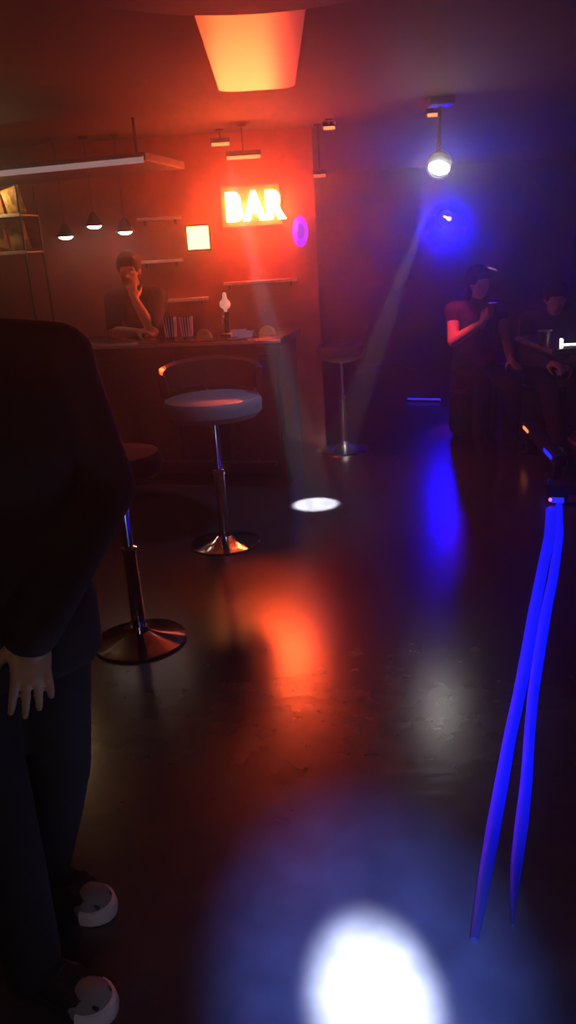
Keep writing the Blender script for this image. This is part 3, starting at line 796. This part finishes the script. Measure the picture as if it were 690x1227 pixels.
# guest with outstretched leg
person('person in dark clothes leaning forward on a pouf at right, one leg stretched out', (2.20, 6.55, 0), radians(-99), {
    'pelvis': (-0.02, 0, 0.55), 'chest': (0.10, 0, 0.80), 'neck': (0.20, 0, 0.99), 'head': (0.265, 0, 1.115), 'head_rot': (0.0, 0.25),
    'shoulder_l': (0.19, 0.18, 0.95), 'elbow_l': (0.30, 0.22, 0.69), 'wrist_l': (0.45, 0.10, 0.62),
    'shoulder_r': (0.19, -0.18, 0.95), 'elbow_r': (0.30, -0.22, 0.69), 'wrist_r': (0.46, -0.08, 0.66),
    'hip_l': (0.02, 0.09, 0.53), 'knee_l': (0.42, 0.16, 0.51), 'ankle_l': (0.30, 0.18, 0.085), 'toe_l': (1, 0.1, 0),
    'hip_r': (0.02, -0.09, 0.53), 'knee_r': (0.46, -0.05, 0.42), 'ankle_r': (0.86, -0.03, 0.085), 'toe_r': (1, -0.1, 0)},
    voxel=0.012, top='cloth_dark', hands={'l': ((0.6, -0.7, -0.1), (0.3, 0.2, 1), (0.5, 0, 0.3), 0.5), 'r': ((0.6, 0.7, -0.1), (0.3, -0.2, 1), (0.5, 0, 0.3), 0.5)})

# glass held by the red-lit guest
rz3 = Matrix.Rotation(radians(-80), 3, 'Z')
hp = rz3 @ Vector((0.335, -0.005, 0)) + Vector((1.62, 6.62, 1.005))
hg = thing('held_glass', 'dark drinking glass held up by the red-lit guest', 'glass', hp)
bm = bmesh.new(); lathe(bm, [(0, 0), (0.026, 0), (0.033, 0.11), (0.030, 0.11), (0.023, 0.01), (0, 0.01)], 24); build('tumbler', bm, M['smoked'], hg)
bm = bmesh.new(); lathe(bm, [(0.030, 0.11), (0.0316, 0.1125), (0.033, 0.11), (0.0316, 0.108), (0.030, 0.11)], 24); build('rim', bm, M['blue_led'], hg)  # glint painted in as blue emission

# guest mostly outside the right edge, only a shoe tip in view
person('person at the right edge of whom a pale shoe tip shows', (1.50, 3.05, 0), radians(190), {
    'pelvis': (0, 0, 0.93), 'chest': (0.0, 0, 1.22), 'neck': (0.0, 0, 1.45), 'head': (0.03, 0, 1.60), 'head_rot': (0.2, 0.05),
    'shoulder_l': (0, 0.19, 1.38), 'elbow_l': (-0.03, 0.25, 1.10), 'wrist_l': (0.05, 0.24, 0.86),
    'shoulder_r': (0, -0.19, 1.38), 'elbow_r': (-0.03, -0.25, 1.10), 'wrist_r': (0.05, -0.24, 0.86),
    'hip_l': (0, 0.09, 0.88), 'knee_l': (0.04, 0.10, 0.48), 'ankle_l': (0.14, 0.09, 0.085), 'toe_l': (1, 0.1, 0),
    'hip_r': (0, -0.09, 0.88), 'knee_r': (0.02, -0.11, 0.48), 'ankle_r': (-0.06, -0.12, 0.085), 'toe_r': (1, -0.2, 0)}, voxel=0.013)

# ------------------------------------------------------------------ light
def lamp(name, kind, loc, energy, color, target=None, size=0.05, angle=20, blend=0.3):
    d = bpy.data.lights.new(name, kind); d.energy = energy; d.color = color
    if kind == 'AREA': d.size = size
    else: d.shadow_soft_size = size
    if kind == 'SPOT': d.spot_size = radians(angle); d.spot_blend = blend
    o = bpy.data.objects.new(name, d); o.location = loc
    if target: o.rotation_euler = (Vector(target) - Vector(loc)).to_track_quat('-Z', 'Y').to_euler()
    return link(o)
lamp('white_beam', 'SPOT', (1.130, 5.62, 2.00), 5200, (0.92, 0.93, 1.0), (0.45, 6.42, 0.0), 0.02, 8, 0.4)
lamp('bar_pool_spot', 'SPOT', (-0.22, 5.12, 2.12), 7000, (0.80, 0.90, 1.0), (0.184, 4.99, 0.0), 0.02, 8.2, 0.35)
lamp('near_pool_spot', 'SPOT', (0.20, -1.6, 2.42), 60000, (0.60, 0.75, 1.0), (0.122, 1.345, 0.0), 0.03, 5.0, 0.95)
lamp('near_blue_halo', 'SPOT', (0.20, -1.6, 2.42), 5200, (0.10, 0.21, 1.0), (0.13, 1.40, 0.0), 0.03, 13, 1.0)
lamp('floor_wash', 'SPOT', (0.6, 3.4, 2.40), 70, (0.45, 0.55, 1.0), (-0.1, 5.4, 0.0), 0.05, 62, 1.0)
lamp('blue_halo_fill', 'SPOT', (2.16, 10.27, 1.80), 520.0, (0.0005, 0.002, 1.0), (2.19, 10.5, 1.76), 0.05, 135, 1.0)  # added behind the lamp head so its halo shows on the wall
lamp('red_wash', 'SPOT', (1.20, 6.00, 2.32), 260, (1.0, 0.05, 0.10), (1.43, 6.48, 0.98), 0.03, 15, 0.8)
lamp('rack_fill', 'POINT', (-1.85, 5.48, 2.08), 3.5, (1.0, 0.62, 0.28), None, 0.03)  # added fill that brightens the gold packets; the rack has no lamp
lamp('warm_fill', 'AREA', (-0.25, -1.2, 2.2), 4.4, (1.0, 0.60, 0.33), (-0.5, 1.4, 0.7), 0.6)

# haze in the room
w = bpy.data.worlds.new('club_air'); S.world = w; w.use_nodes = True
nt = w.node_tree
nt.nodes['Background'].inputs['Color'].default_value = (0, 0, 0, 1)
nt.nodes['Background'].inputs['Strength'].default_value = 0.0
def scatter(density, g):
    v = nt.nodes.new('ShaderNodeVolumeScatter')
    v.inputs['Color'].default_value = (1, 1, 1, 1)
    v.inputs['Density'].default_value = density; v.inputs['Anisotropy'].default_value = g
    return v
ad = nt.nodes.new('ShaderNodeAddShader')
nt.links.new(scatter(0.0025, 0.0).outputs['Volume'], ad.inputs[0])
nt.links.new(scatter(0.034, 0.86).outputs['Volume'], ad.inputs[1])
nt.links.new(ad.outputs['Shader'], nt.nodes['World Output'].inputs['Volume'])

# ------------------------------------------------------------------ camera
cd = bpy.data.cameras.new('camera'); co = bpy.data.objects.new('camera', cd); link(co)
cd.sensor_fit = 'VERTICAL'; cd.sensor_height = 36.0; cd.lens = 36.0 * 954.0 / 1227.0
cd.clip_start = 0.02
co.matrix_world = Matrix.Translation((0, 0, 1.6)) @ Matrix.Rotation(radians(90 - 18.2), 4, 'X') @ Matrix.Rotation(radians(-3.7), 4, 'Z')
S.camera = co
